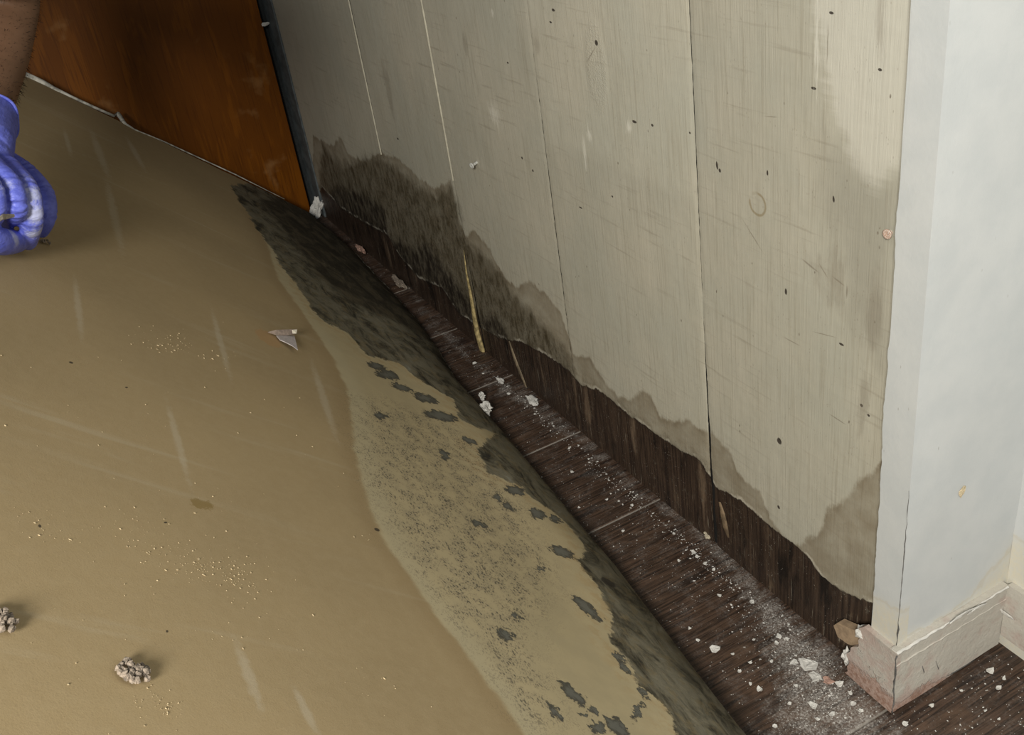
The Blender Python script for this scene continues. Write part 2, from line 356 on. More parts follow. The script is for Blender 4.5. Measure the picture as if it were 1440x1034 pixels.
M_PLANK = mat_planks(); M_WHITE = mat_white(); M_BASE = mat_base(); M_FLOOR = mat_floor(); M_KRAFT = mat_kraft(); M_PLY = mat_ply()
M_GYP = simple('gypsum', (.62, .60, .56), .9, .35, 160)
M_CHIP = simple('plaster_white', (.60, .585, .55), .85, .15, 260)
M_DARK = simple('dark_cavity', (.012, .011, .010), .9)
M_TRIM = simple('blue_grey_trim_paint', (.10, .115, .12), .6, .4, 60)
M_SPLIT = simple('split_yellow_wood', (.46, .36, .17), .6, .55, 160)
M_SHIM = simple('raw_tan_wood', (.36, .26, .17), .75, .3, 120)
M_STEEL = simple('painted_screw', (.55, .55, .52), .4, .3, 300, .6)
M_RUST = simple('rusty_screw', (.60, .55, .50), .5, .4, 1500, .5, (.30, .13, .06))
M_LINT = simple('grey_dust_clump', (.33, .27, .215), .9, .6, 400)
M_CRUMB = simple('yellow_crumbs', (.66, .53, .33), .8, .3, 300)
M_PINK = simple('pink_plaster', (.46, .29, .23), .8, .4, 200)

# ================================================================== PLANK WALL
SE = [YC+.002, .909*K, 1.277*K, 1.654*K, 2.037*K, 2.64*K]      # seams
stain = W_([(440, 190), (470, 205), (478, 188), (490, 215), (512, 226), (535, 213), (562, 222), (590, 248), (612, 264), (634, 250), (643, 300), (655, 332), (668, 322), (690, 350), (712, 392), (728, 402),
            (746, 393), (768, 412), (790, 440), (800, 470), (806, 496), (830, 502), (850, 532), (870, 558), (888, 560), (902, 546), (916, 556), (930, 586), (948, 592), (966, 588), (985, 604), (1001, 603),
            (1030, 640), (1045, 672), (1072, 690), (1085, 726), (1115, 765), (1150, 748), (1172, 708), (1200, 684), (1232, 655), (1260, 640), (1260, 1000), (900, 900), (440, 400)])
heavy = W_([(452, 200), (480, 230), (535, 218), (590, 256), (612, 274), (636, 258), (655, 335), (690, 365), (722, 412), (752, 440), (775, 470), (800, 500), (812, 530), (850, 556), (930, 612), (990, 650), (1000, 720), (940, 720), (700, 560), (440, 400)])
deep = W_([(470, 262), (505, 268), (540, 290), (548, 330), (580, 352), (600, 340), (640, 392), (655, 420), (672, 440), (700, 440), (720, 478), (760, 505), (800, 540), (760, 640), (600, 520), (440, 380)])
bare = W_([(452, 262), (480, 292), (512, 312), (545, 330), (562, 360), (590, 392), (622, 404), (645, 440), (672, 458), (700, 474), (740, 482), (772, 502), (800, 520), (816, 540), (850, 552), (882, 582), (900, 592), (940, 622),
           (985, 648), (1003, 682), (1022, 692), (1060, 718), (1078, 736), (1102, 752), (1134, 778), (1152, 806), (1182, 828), (1202, 838), (1232, 852), (1290, 880), (1300, 1300), (900, 1000), (400, 420)])
pale_zone = W_([(1128, -60), (1140, 30), (1155, 110), (1172, 175), (1200, 225), (1228, 262), (1262, 240), (1285, 200), (1300, -60)])  # paler area high on the nearest plank
grey = W_([(1165, 190), (1200, 240), (1235, 270), (1262, 260), (1255, 420), (1242, 520), (1215, 480), (1190, 380), (1172, 300)])
zs = np.concatenate([np.linspace(-.005, .25, 75), np.linspace(.2535, .68, 105)[1:], np.linspace(.70, 1.6, 12)])
verts = []; faces = []; off = 0; TN = []
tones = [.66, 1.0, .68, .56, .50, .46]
for i in range(len(SE)-1):
    y0, y1 = SE[i], SE[i+1]; nu = max(30, int((y1-y0)/.0038)); g = .00008
    t = np.linspace(0, 1, nu); Y, Z = np.meshgrid(t, zs, indexing='ij')
    lo_y = y0+g+np.zeros_like(Z); hi_y = y1-g+np.zeros_like(Z)
    if i == 0: hi_y -= .0045*np.clip((.30-Z)/.25, 0, 1)**.8*(1+.2*np.sin(Z*90))      # the gap that opens towards the floor
    if i == 2: hi_y -= .004*np.clip((.20-Z)/.15, 0, 1)
    YY = lo_y+(hi_y-lo_y)*Y
    e = np.minimum((YY-lo_y), (hi_y-YY)); bump_ = -.0005*np.exp(-e/.0006)
    X = XW-(.0002*((i*7) % 3-1)+.0012*np.sin(Y*math.pi)+bump_+.0004*np.sin(Z*9+i*2)*Y)
    X = X+.0018*np.clip(0-0, 0, 1)
    verts.append(np.stack([X.ravel(), YY.ravel(), Z.ravel()], 1)); faces += grid_faces(nu, len(zs), off, True); off += nu*len(zs)
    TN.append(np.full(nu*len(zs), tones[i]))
VV = np.concatenate(verts); P2 = VV[:, 1:3]
# side faces so every board has thickness: simple backing strips between boards
me = bpy.data.meshes.new('wall_right'); me.from_pydata(VV.tolist(), [], faces); me.update()
D3 = sdf(P2, bare)
tn = np.concatenate(TN)
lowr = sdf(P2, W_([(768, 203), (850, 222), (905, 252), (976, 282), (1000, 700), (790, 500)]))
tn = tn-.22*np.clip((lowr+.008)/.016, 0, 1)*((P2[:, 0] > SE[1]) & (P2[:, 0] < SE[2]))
VV[:, 0] += .0012*np.clip(D3/.004, 0, 1)+rng.normal(0, .00012, len(VV))
me.vertices.foreach_set('co', VV.ravel().astype(np.float32)); me.update()
attr(me, 'stain', sdf(P2, stain)); attr(me, 'heavy', sdf(P2, heavy)); attr(me, 'bare', D3); attr(me, 'deep', sdf(P2, deep)); attr(me, 'pale_zone', sdf(P2, pale_zone)); attr(me, 'grey', sdf(P2, grey)); attr(me, 'tone', tn)
vattr(me, 'suv', np.stack([VV[:, 1], VV[:, 2], np.zeros(len(VV))], 1))
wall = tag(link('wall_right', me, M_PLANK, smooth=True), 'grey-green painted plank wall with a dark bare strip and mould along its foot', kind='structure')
tag(box('wall_cavity', (XW+.0035, YC+.004, -.02), (XW+.05, 2.78*K, 1.6), M_DARK, wall))
# pale filler ridges on two seams
def ridge(name, px, mat, z0, z1, w, x, lab=None, wob=.0003):
    y = px; vs = []; fs = []; n = 60
    for k in range(n):
        z = z0+(z1-z0)*k/(n-1); o = random.uniform(-wob, wob)
        for (dy, dx) in ((-w/2, .0008), (-w/4, -.0008), (w/4, -.0008), (w/2, .0008)): vs.append((x+dx, y+dy+o, z))
    for k in range(n-1):
        for j in range(3): a = k*4+j; fs.append((a, a+1, a+5, a+4))
    o = link(name, mesh(name, vs, fs), mat, wall, True)
    if lab: o['label'] = lab
    return o
M_FILL = simple('seam_filler', (.47, .44, .35), .7, .2, 90)
ridge('seam_filler', SE[4], M_FILL, wyz(535, 216)[1], 1.6, .0052, XW-.0012)
ridge('seam_filler', SE[3], M_FILL, wyz(635, 252)[1], 1.6, .0042, XW-.0012)
# corner batten at the far end
tag(box('trim_1', (XW-.002, 2.645*K, 0), (XW+.03, 2.74*K, 1.6), M_TRIM, bev=.002), 'narrow blue-grey strip in the far corner beside the brown panel', kind='structure')
# yellow split on the fourth seam
def spike(name, path, rad, mat, parent=None, flat=.5, seg=7, nrm=(1, 0, 0)):
    vs = []; fs = []; n = len(path); path = [np.array(p, float) for p in path]
    for k, p in enumerate(path):
        d = _n(path[min(k+1, n-1)]-path[max(k-1, 0)]); nn = np.array(nrm, float); s = _n(np.cross(d, nn)); b = np.cross(s, d)
        for j in range(seg):
            a = 2*math.pi*j/seg; vs.append(p+s*math.cos(a)*rad[k]+b*math.sin(a)*rad[k]*flat)
    for k in range(n-1):
        for j in range(seg): fs.append((k*seg+j, k*seg+(j+1) % seg, (k+1)*seg+(j+1) % seg, (k+1)*seg+j))
    fs.append(tuple(range(seg))[::-1]); fs.append(tuple(range((n-1)*seg, n*seg)))
    return link(name, mesh(name, vs, fs), mat, parent, True)
pth = [onwall(a, b, XW-.002) for a, b in [(652, 352), (656, 385), (661, 410), (666, 440), (671, 468), (678, 492), (682, 505)]]
o = spike('wood_splinter', pth, [.0006, .0026, .0040, .0058, .0078, .0078, .004], M_SPLIT, wall, .5); o['label'] = 'fresh yellow split of wood along the seam'
pth = [onwall(a, b, XW-.0012) for a, b in [(1012, 706), (1016, 722), (1020, 742), (1024, 756)]]
spike('wood_splinter', pth, [.002, .0048, .0055, .002], simple('worn_wood', (.20, .14, .085), .7, .5, 140), wall, .35)
pth = [onwall(a, b, XW-.0012) for a, b in [(716, 480), (724, 505), (734, 530), (742, 550)]]
spike('wood_splinter', pth, [.002, .005, .0045, .002], simple('worn_wood', (.22, .17, .11), .7, .5, 140), wall, .35)

# screw sticking out of the wall
def screw(name, at, axis, ln, r, mat, label):
    ax = _n(axis); a = np.cross(ax, [0, 0, 1.]); a = _n(a); b = np.cross(ax, a); seg = 14
    prof = [(-.004, r*.45), (ln*.15, r*.5), (ln*.3, r*.42), (ln*.45, r*.52), (ln*.6, r*.45), (ln*.75, r*.55), (ln*.86, r), (ln*.97, r), (ln, r*.8), (ln*.99, r*.3), (ln*.9, 0.0002)]
    vs = []; fs = []
    for (t, q) in prof:
        for j in range(seg): w = 2*math.pi*j/seg; vs.append(np.array(at)+ax*t+(a*math.cos(w)+b*math.sin(w))*q)
    for k in range(len(prof)-1):
        for j in range(seg): fs.append((k*seg+j, k*seg+(j+1) % seg, (k+1)*seg+(j+1) % seg, (k+1)*seg+j))
    return tag(link(name, mesh(name, vs, fs), mat, None, True), label, 'screw')
screw('screw', onwall(672, 228), (-1, -.25, -.12), .013, .0042, M_STEEL, 'small white-painted screw sticking out of the middle plank')
screw('screw', onwall(1253, 327, XW), (-1, -.1, .05), .005, .0040, M_RUST, 'rust-flecked screw head beside the edge of the white plasterboard')

# ================================================================== WHITE PLASTERBOARD, RECESS, BASEBOARDS
def panel(name, O, U, Vv, nu, nv, su, sv, mat, parent=None, dampf=None, edge=None, label=None, thick=.0127, nrm=None, kind=None, wear=None, warp=0.0):
    """board from O spanning U*su, V*sv; edge(v) shifts the u=0 border for a ragged cut; back face nrm*thick behind"""
    O, U, Vv, nrm = map(lambda q: np.array(q, float), (O, U, Vv, nrm))
    u = np.linspace(0, su, nu); v = np.linspace(0, sv, nv); A, B = np.meshgrid(u, v, indexing='ij')
    if edge is not None: A = edge(B)+(su-edge(B))*(A/su)
    P = O+A[..., None]*U+B[..., None]*Vv
    if warp: P = P-nrm*(warp*(np.sin(B*55+A*30)+np.sin(A*41-B*23))*.5)[..., None]
    P = P.reshape(-1, 3); Q = P+nrm*thick; n = nu*nv
    fs = grid_faces(nu, nv)+grid_faces(nu, nv, n, True)
    id_ = lambda i, j: i*nv+j
    for i in range(nu-1):
        for j in (0, nv-1): a, b = id_(i, j), id_(i+1, j); fs.append((a, b, b+n, a+n))
    for j in range(nv-1):
        for i in (0, nu-1): a, b = id_(i, j), id_(i, j+1); fs.append((a, b, b+n, a+n))
    me = bpy.data.meshes.new(name); VVs = np.concatenate([P, Q]); me.from_pydata(VVs.tolist(), [], fs); me.update()
    bm = bmesh.new(); bm.from_mesh(me); bmesh.ops.recalc_face_normals(bm, faces=bm.faces); bm.to_mesh(me); bm.free()
    A2 = np.concatenate([A.ravel()]*2); B2 = np.concatenate([B.ravel()]*2)
    attr(me, 'damp', dampf(A2, B2) if dampf else np.full(len(A2), -1.)); attr(me, 'wear', wear(A2, B2) if wear else np.zeros(len(A2)))
    o = link(name, me, mat, parent)
    if label: o['label'] = label
    if kind: o['kind'] = kind
    return o
zt = ony(1262, 915, YC)[2]
BH = hit(1268, 916, (1, 0, 0), XD)[2]                     # baseboard top height
print('BH', BH)
yl = SE[0]+.0
yedge = [(-60, 1288), (0, 1283), (60, 1280), (120, 1279), (180, 1274), (240, 1268), (320, 1260), (420, 1256), (520, 1248), (620, 1240), (700, 1237), (800, 1230), (890, 1226)]
ez = np.array([onwall(x, y, XD)[2] for y, x in yedge]); ey = np.array([onwall(x, y, XD)[1] for y, x in yedge]); k_ = np.argsort(ez); ez, ey = ez[k_], ey[k_]
ym = float(ey.max())+.004
hz = np.linspace(0, 1.5, 420); rag = np.convolve(rng.normal(0, 1, 440), np.ones(3)/3, 'same')[:420]*.0006+np.convolve(rng.normal(0, 1, 440), np.ones(14)/14, 'same')[:420]*.0012
edge = lambda z: ym-np.interp(z, ez, ey)-np.interp(z, hz, rag)
tag(panel('wall_front', (XD, ym, 0), (0, -1, 0), (0, 0, 1), 24, 420, ym-YC+.0004, 1.5, M_WHITE, dampf=lambda a, b: (BH+.045-b-(ym-YC-a)*.3), edge=edge, nrm=(1, 0, 0), thick=.0120),
    'white plasterboard strip with a rough-cut edge covering the plank wall', kind='structure')
tag(panel('wall_return', (XD+.0006, YC, 0), (1, 0, 0), (0, 0, 1), 60, 150, XR-XD+.05, 1.5, M_WHITE, dampf=lambda a, b: BH+.006+.034*np.clip((a-.06)/(XR-XD-.06), 0, 1.1)**1.6-b, nrm=(0, 1, 0), thick=.03, warp=.0006),
    'white side wall of the corner, damp-stained above its baseboard', kind='structure')
tag(panel('wall_recess', (XR, YC, 0), (0, -1, 0), (0, 0, 1), 120, 120, 1.2, 1.5, M_WHITE, dampf=lambda a, b: BH+.055-b-np.clip(a-.015, 0, 1)*1.6, nrm=(1, 0, 0), thick=.03, warp=.0006),
    'white wall at the right edge beyond the inner corner', kind='structure')
# hair crack along the corner, yellow nail patch
ck = [ony(x, y, YC-.0006) for x, y in [(1354, 0), (1340, 150), (1327, 290), (1318, 387), (1308, 500), (1301, 600)]]
wm = wall
TB = .006
wearf = lambda a, b: np.clip(1-b/.03, 0, 1)*.55
xb = XD-TB; yb = YC-TB
YB0 = float(hit(1188, 938, (1, 0, 0), xb)[1]); print('YB0', YB0, .607*K)
b1 = panel('baseboard_front', (xb, YB0, .003), (0, -1, 0), (0, 0, 1), 50, 40, YB0-yb, BH-.003, M_BASE, nrm=(1, 0, 0), thick=TB, wear=lambda a, b: .40+np.clip(1.3-b/.022, 0, 1)*.5-.05*a/.05, warp=.0009, edge=lambda z: .022*(z/BH)**1.3+.003*np.sin(z*150)+.0015*np.sin(z*420))
tag(b1, 'short broken baseboard piece on the white corner facing left', kind='structure')
b2 = panel('baseboard_return', (xb+.0005, yb, .004), (1, 0, 0), (0, 0, 1), 80, 40, XR-TB-xb, BH-.002, M_BASE, nrm=(0, 1, 0), thick=TB, wear=lambda a, b: np.clip(1-b/.026, 0, 1)*.85*np.clip(1.6-a/.07, 0, 1)+.0, warp=.0009)
tag(b2, 'chipped white baseboard between the outer and inner corner', kind='structure')
b3 = panel('baseboard_recess', (XR-TB, yb+.0, .018), (0, -1, 0), (0, 0, 1), 100, 40, .9, BH-.016, M_BASE, nrm=(1, 0, 0), thick=TB, wear=lambda a, b: np.clip(1-b/.02, 0, 1)*.3, warp=.0009)
tag(b3, 'white baseboard running right from the inner corner above a dark gap', kind='structure')
M_CRK = simple('grimy_crack', (.13, .125, .12), .8, .4, 300)
spike('corner_crack', [np.array([XD-.0002, YC-.0002, z])+rng.normal(0, .00025, 3) for z in np.linspace(BH+.002, .26, 26)], list(rng.uniform(.0002, .0009, 26)*np.linspace(1.2, .35, 26)), M_CRK, bpy.data.objects['wall_front'])
spike('corner_crack', [np.array([xb-.0001, yb-.0001, z])+rng.normal(0, .0004, 3) for z in np.linspace(.004, BH-.002, 14)], list(rng.uniform(.0004, .0013, 14)), M_CRK, b1)
for q in ([(1326, 953), (1336, 949), (1350, 941), (1372, 928)], [(1316, 930), (1319, 940), (1324, 953)], [(1297, 937), (1299, 945), (1297, 958)]):
    spike('gouge', [ony(x, y, yb-.0002) for x, y in q], [.0004]+[.0009]*(len(q)-2)+[.0004], M_CRK, b2, nrm=(0, 1, 0))
# moulded top bead and lower groove on the return baseboard
for (z, h, q, nm) in ((BH+.000, .0022, .0016, 'top_bead'), (BH*.80, .0014, .0009, 'moulding_line')):
    n = 50; vs = []; fs = []
    for k in range(n):
        t = k/(n-1); x = xb+t*(XR-TB-xb); w = q*(1+.25*math.sin(k*1.7)); zz = z+.0006*math.sin(k*.9)
        for dz, dy in ((-h/2, 0), (-h*.3, -w), (h*.3, -w), (h/2, 0), (h/2, .006)): vs.append((x, yb+.0003+dy, zz+dz))
    for k in range(n-1):
        for j in range(4): a = k*5+j; fs.append((a, a+1, a+6, a+5))
    link(nm, mesh(nm, vs, fs), M_CHIP if nm == 'top_bead' else M_BASE, b2, True)
# peeling paint flakes and crumbled filler at the baseboard
def flake(name, c, ax_u, ax_v, su, sv, mat, thick=.0012, n=9, rnd=.25, curl=.0, parent=None, seed=0):
    r = random.Random(seed); c, ax_u, ax_v = np.array(c, float), _n(ax_u), _n(ax_v); nn = _n(np.cross(ax_u, ax_v))
    pts = []
    for k in range(n):
        a = 2*math.pi*k/n+r.uniform(-.25, .25); q = 1+r.uniform(-rnd, rnd); x, y = math.cos(a)*q, math.sin(a)*q
        pts.append((x, y))
    vs = []; R = 4
    for s in (1, -1):
        vs.append(c+nn*s*thick/2)
        for ring in range(1, R+1):
            f = ring/R
            for (x, y) in pts:
                h = curl*(x*f)**2+r.uniform(-1, 1)*thick*.35
                vs.append(c+ax_u*x*su*f+ax_v*y*sv*f+nn*(h+s*thick/2*(1 if ring < R else .4)))
    fs = []; m_ = 1+R*n
    for s in (0, 1):
        o = s*m_
        for k in range(n):
            t = (o, o+1+k, o+1+(k+1) % n); fs.append(t if s == 0 else t[::-1])
            for ring in range(R-1):
                a = o+1+ring*n; q = (a+k, a+n+k, a+n+(k+1) % n, a+(k+1) % n); fs.append(q if s == 0 else q[::-1])
    a = 1+(R-1)*n
    for k in range(n): fs.append((a+k, a+m_+k, a+m_+(k+1) % n, a+(k+1) % n))
    return link(name, mesh(name, vs, fs), mat, parent)
for k, (px, py, su, sv) in enumerate([(1352, 865, .017, .004), (1372, 856, .012, .0035)]):
    flake('paint_flake', ony(px, py, yb-.004), (1, 0, .02), (0, -.5, 1), su, sv, M_CHIP, seed=k, parent=b2, curl=.001)
flake('paint_flake', hit(1412, 862, (1, 0, 0), XR-TB-.003), (0, -1, -.1), (-.5, 0, 1), .011, .004, M_CHIP, seed=5, parent=b3)
def lump(name, c, r, mat, parent=None, sq=(1, 1, 1), seed=0, sub=3, amp=.35):
    rr = random.Random(seed); bm = bmesh.new(); bmesh.ops.create_icosphere(bm, subdivisions=sub, radius=1)
    ph = [rr.uniform(0, 6) for _ in range(9)]
    for v in bm.verts:
        p = v.co; q = 1+amp*(math.sin(p.x*3.1+ph[0])*math.sin(p.y*3.7+ph[1])+.6*math.sin(p.z*6+p.x*5+ph[2])*math.sin(p.y*7+ph[3])+.3*math.sin(p.x*13+ph[4])*math.sin(p.z*12+ph[5]))+rr.uniform(-.05, .05)
        v.co = Vector((p.x*q*r*sq[0], p.y*q*r*sq[1], p.z*q*r*sq[2]))+Vector(c)
    me = bpy.data.meshes.new(name); bm.to_mesh(me); bm.free()
    return link(name, me, mat, parent)
c0 = hit(1222, 893, (1, 0, 0), xb+.006); lump('filler_crumble', c0+np.array([0, .004, -.002]), .0085, M_CHIP, b1, (.8, 1, .8), 3)
c0 = hit(1193, 925, (1, 0, 0), xb+.006); lump('filler_crumble', c0+np.array([0, .001, 0]), .0075, M_CHIP, b1, (.7, .8, 1.2), 4)
nl = flake('nail_patch', ony(1353, 692, YC-.0010), (1, 0, .2), (0, 0, 1), .0038, .0062, simple('yellowed_filler', (.60, .50, .33), .6, .35, 500), thick=.0012, seed=9, parent=bpy.data.objects['wall_return'])
# wood shim left behind the broken end
c1 = hit(1196, 905, (1, 0, 0), XD); c2 = hit(1173, 882, (1, 0, 0), XD)
vs = []
pl = [hit(x, y, (1, 0, 0), XD) for x, y in [(1172, 880), (1178, 876), (1204, 888), (1214, 898), (1210, 912), (1192, 906), (1178, 896)]]
vs = [p for p in pl]+[p+np.array([.009, 0, 0]) for p in pl]; n = len(pl)
o = link('wood_shim', mesh('wood_shim', vs, [tuple(range(n))[::-1], tuple(range(n, 2*n))]+[(i, (i+1) % n, (i+1) % n+n, i+n) for i in range(n)]), M_SHIM)
tag(o, 'small tan wood shim poking out at the broken end of the corner baseboard', 'wood scrap')

# ================================================================== FLOOR
jy = [onfloor(*p)[1] for p in [(880, 725), (790, 618), (1225, 1012)]]
jy = sorted([jy[2], jy[0], jy[1], jy[1]+(jy[1]-jy[0])*1.05, jy[1]+2.1*(jy[1]-jy[0]), jy[1]+3.2*(jy[1]-jy[0])])
print('joints', jy)
xs = np.concatenate([np.linspace(-2.2, .34, 14), np.linspace(.344, .70, 95), np.linspace(.72, 1.2, 6)])
ys = np.concatenate([np.linspace(-1.2, .22, 8), np.linspace(.225, 2.1, 480), np.linspace(2.12, 3.2, 8)])
ysx = []
for y in jy: ysx += [y-.0028, y-.0012, y, y+.0012, y+.0028]
ys = np.unique(np.round(np.concatenate([ys, ysx]), 5))
X, Y = np.meshgrid(xs, ys, indexing='ij'); X, Y = X.ravel(), Y.ravel()
jd = np.min(np.abs(Y[:, None]-np.array(jy)[None]), 1); Z = -.0022*np.exp(-(jd/.0011)**2)+rng.normal(0, .00008, len(X))
P2 = np.stack([X, Y], 1)
fl = lambda lst: [tuple(onfloor(*p)[:2]) for p in lst]
dust = fl([(560, 385), (640, 470), (700, 530), (745, 545), (800, 592), (900, 672), (1000, 742), (1120, 850), (1195, 915), (1262, 1008), (1300, 1060), (1060, 1060), (1075, 960), (1050, 880), (1030, 830), (960, 750), (900, 712), (800, 620), (700, 560), (600, 460)])
me = bpy.data.meshes.new('floor'); me.from_pydata(np.stack([X, Y, Z], 1).tolist(), [], grid_faces(len(xs), len(ys))); me.update()
attr(me, 'dust', sdf(P2, dust)); attr(me, 'joint', np.exp(-(jd/.0016)**2))
tag(link('floor', me, M_FLOOR, smooth=True), 'dark brown wood-grain floor with pale dusty joints', kind='structure')

# ================================================================== BROWN PANEL AT THE FAR END
pn = empty('plywood_panel', (.2, YP, 0)); tag(pn, 'orange-brown varnished plywood panel standing upright at the far end of the plank wall', 'panel')
o = box('panel_face', (-.9, YP, .001), (XW-.016, YP+.018, 1.5), M_PLY, bev=.0012); o.parent = pn; o.matrix_parent_inverse = Matrix.Translation((-.2, -YP, 0))
c0 = ony(373, 34, YP-.004); o = lump('paint_splash', c0, .0042, M_CHIP, None, (2.0, .6, .9), 11, 2); o.parent = pn; o.matrix_parent_inverse = Matrix.Translation((-.2, -YP, 0)); o['label'] = 'white fleck of paint at the panel edge'

tag(box('wall_back', (-1.6, YP+.03, -.01), (XW+.05, YP+.08, 1.6), simple('back_wall_gap_shade', (.030, .034, .036), .9)), 'wall behind the brown panel, coloured dark for the shade in the gap', kind='structure')  # added behind the panel; near-black colour stands in for shade in the gap
# ================================================================== LEANING PLASTERBOARD SHEET
root = empty('plasterboard_sheet', tuple(BA)); INV = Matrix.Translation(-Vector(BA))
tag(root, 'large water-stained plasterboard sheet, brown paper face up, tilted away from the wall', 'plasterboard')
def kid(o, p=root): o.parent = p; o.matrix_parent_inverse = INV; return o
UL = np.linalg.norm(BB-BA)+.45; VL = (BC-BA).dot(BV)+.085
q1 = (BC-BA).dot(BU)                       # skew of the far edge
nu, nv = 560, 170
uu = np.linspace(0, 1, nu); vv = np.linspace(0, VL, nv)
e0, e1 = onb(440, 300, .016)-BA, onb(35, 105, .016)-BA
def edge_u(B): a, b = e0.dot(BV), e1.dot(BV); return e0.dot(BU)+(e1.dot(BU)-e0.dot(BU))*(B-a)/(b-a)
A, B = np.meshgrid(uu, vv, indexing='ij'); skew = edge_u(B)
wav = np.interp(B.ravel(), np.linspace(0, VL, 60), rng.normal(0, .0008, 60)).reshape(B.shape)
U0 = skew+wav*(B > .01); A = U0+(UL-U0)*A
footw = np.interp(A, np.linspace(0, UL, 160), np.convolve(rng.normal(0, .0045, 162), np.ones(3)/3, 'valid'))
def sag(A, B):                            # softened paper: belly out slightly, then rolls under at the foot
    roll = -.014*np.clip(1-B/.045, 0, 1)**2
    belly = .010*np.exp(-((B-.09)/.06)**2)*np.clip((A-.3)/.5, 0, 1)
    wv = .0016*np.sin(A*11+B*4)*np.exp(-B/.15)
    return roll+belly+wv
ft_px = [(430, 292), (500, 345), (560, 408), (605, 460), (650, 530), (688, 570), (720, 607), (779, 680), (835, 746), (884, 800), (962, 900), (1060, 1034)]
ft_w = [onfloor(x, y, .012) for x, y in ft_px]
ft_e = [min(float(w[0]), XW-.006)-float((BA+(BB-BA)*((w[1]-BA[1])/(BB[1]-BA[1])))[0])-.006 for w in ft_w]
ft_u = [float((w-BA).dot(BU)) for w in ft_w]; print('foot', np.round(ft_u, 3), np.round(ft_e, 3))
ext = np.interp(A, ft_u, ft_e)
Bs = B+footw*np.clip(1-B/.02, 0, 1)*.5+.004
P = BA+A[..., None]*BU+Bs[..., None]*BV+(sag(A, B)+.014)[..., None]*BN
P[..., 0] += ext*np.clip(1-B/.13, 0, 1)**1.7
P[..., 0] = np.minimum(P[..., 0], XW-.004)
P[..., 2] = np.maximum(P[..., 2], .006)
PF = P.reshape(-1, 3)
me = bpy.data.meshes.new('paper_face'); me.from_pydata(PF.tolist(), [], grid_faces(nu, nv)); me.update()
bm = bmesh.new(); bm.from_mesh(me); bm.faces.ensure_lookup_table()
if bm.faces[50000].normal.dot(Vector(BN)) < 0: bmesh.ops.reverse_faces(bm, faces=bm.faces)
bm.to_mesh(me); bm.free()
# true sheet coordinates of what the camera ray would meet on the base plane
def plane_uv(PF):
    q = PF-CAMP; t = (BN.dot(BA)-BN.dot(CAMP))/(q@BN); R = CAMP+q*t[:, None]-BA; return np.stack([R@BU, R@BV], 1)
SU = plane_uv(PF)
water = B_([(350, 300), (372, 340), (392, 395), (425, 440), (465, 500), (486, 545), (494, 600), (500, 650), (520, 720), (548, 775), (590, 835), (630, 890), (672, 945), (712, 1000), (745, 1050), (800, 1150), (1300, 1250), (1250, 1000), (950, 650), (560, 230)])
mould = B_([(325, 262), (350, 300), (372, 335), (400, 375), (425, 410), (450, 448), (490, 468), (520, 500), (560, 510), (600, 540), (640, 562), (650, 592), (700, 610), (676, 636), (684, 664), (728, 680), (748, 700), (770, 712), (796, 734), (812, 752), (832, 776), (812, 788),
            (832, 812), (850, 835), (862, 870), (862, 905), (885, 930), (905, 965), (935, 990), (960, 1040), (1000, 1120), (1300, 1250), (1250, 1000), (950, 650), (560, 230)])
dark = B_([(360, 280), (400, 330), (440, 385), (490, 425), (560, 455), (600, 480), (625, 520), (660, 540), (700, 600), (800, 600), (700, 430), (560, 230)])
dark2 = B_([(925, 880), (960, 900), (1000, 945), (1025, 985), (1040, 1010), (1000, 975), (965, 940), (940, 912)])
dark3 = B_([(845, 806), (868, 815), (880, 845), (862, 838)])
fleck = B_([(500, 560), (560, 570), (640, 600), (720, 680), (760, 760), (780, 820), (730, 900), (790, 1000), (740, 1010), (690, 930), (640, 860), (590, 800), (540, 720), (510, 640)])
attr(me, 'water', sdf(SU, water)); attr(me, 'mould', sdf(SU, mould)); attr(me, 'fleck', sdf(SU, fleck))
attr(me, 'dark', np.maximum(np.maximum(sdf(SU, dark), sdf(SU, dark2)), sdf(SU, dark3)))
sc = B_([(20, 183), (240, 262), (350, 322), (520, 400)]); dd = np.full(len(SU), 9.)
for i in range(3):
    a, b = np.array(sc[i]), np.array(sc[i+1]); e = b-a; w = SU-a; t = np.clip((w@e)/(e@e), 0, 1); dd = np.minimum(dd, np.linalg.norm(w-np.outer(t, e), axis=1))
attr(me, 'score', dd); attr(me, 'foot', B.ravel())
vattr(me, 'suv', np.concatenate([SU, np.zeros((len(SU), 1))], 1))
kid(link('paper_face', me, M_KRAFT, smooth=True))
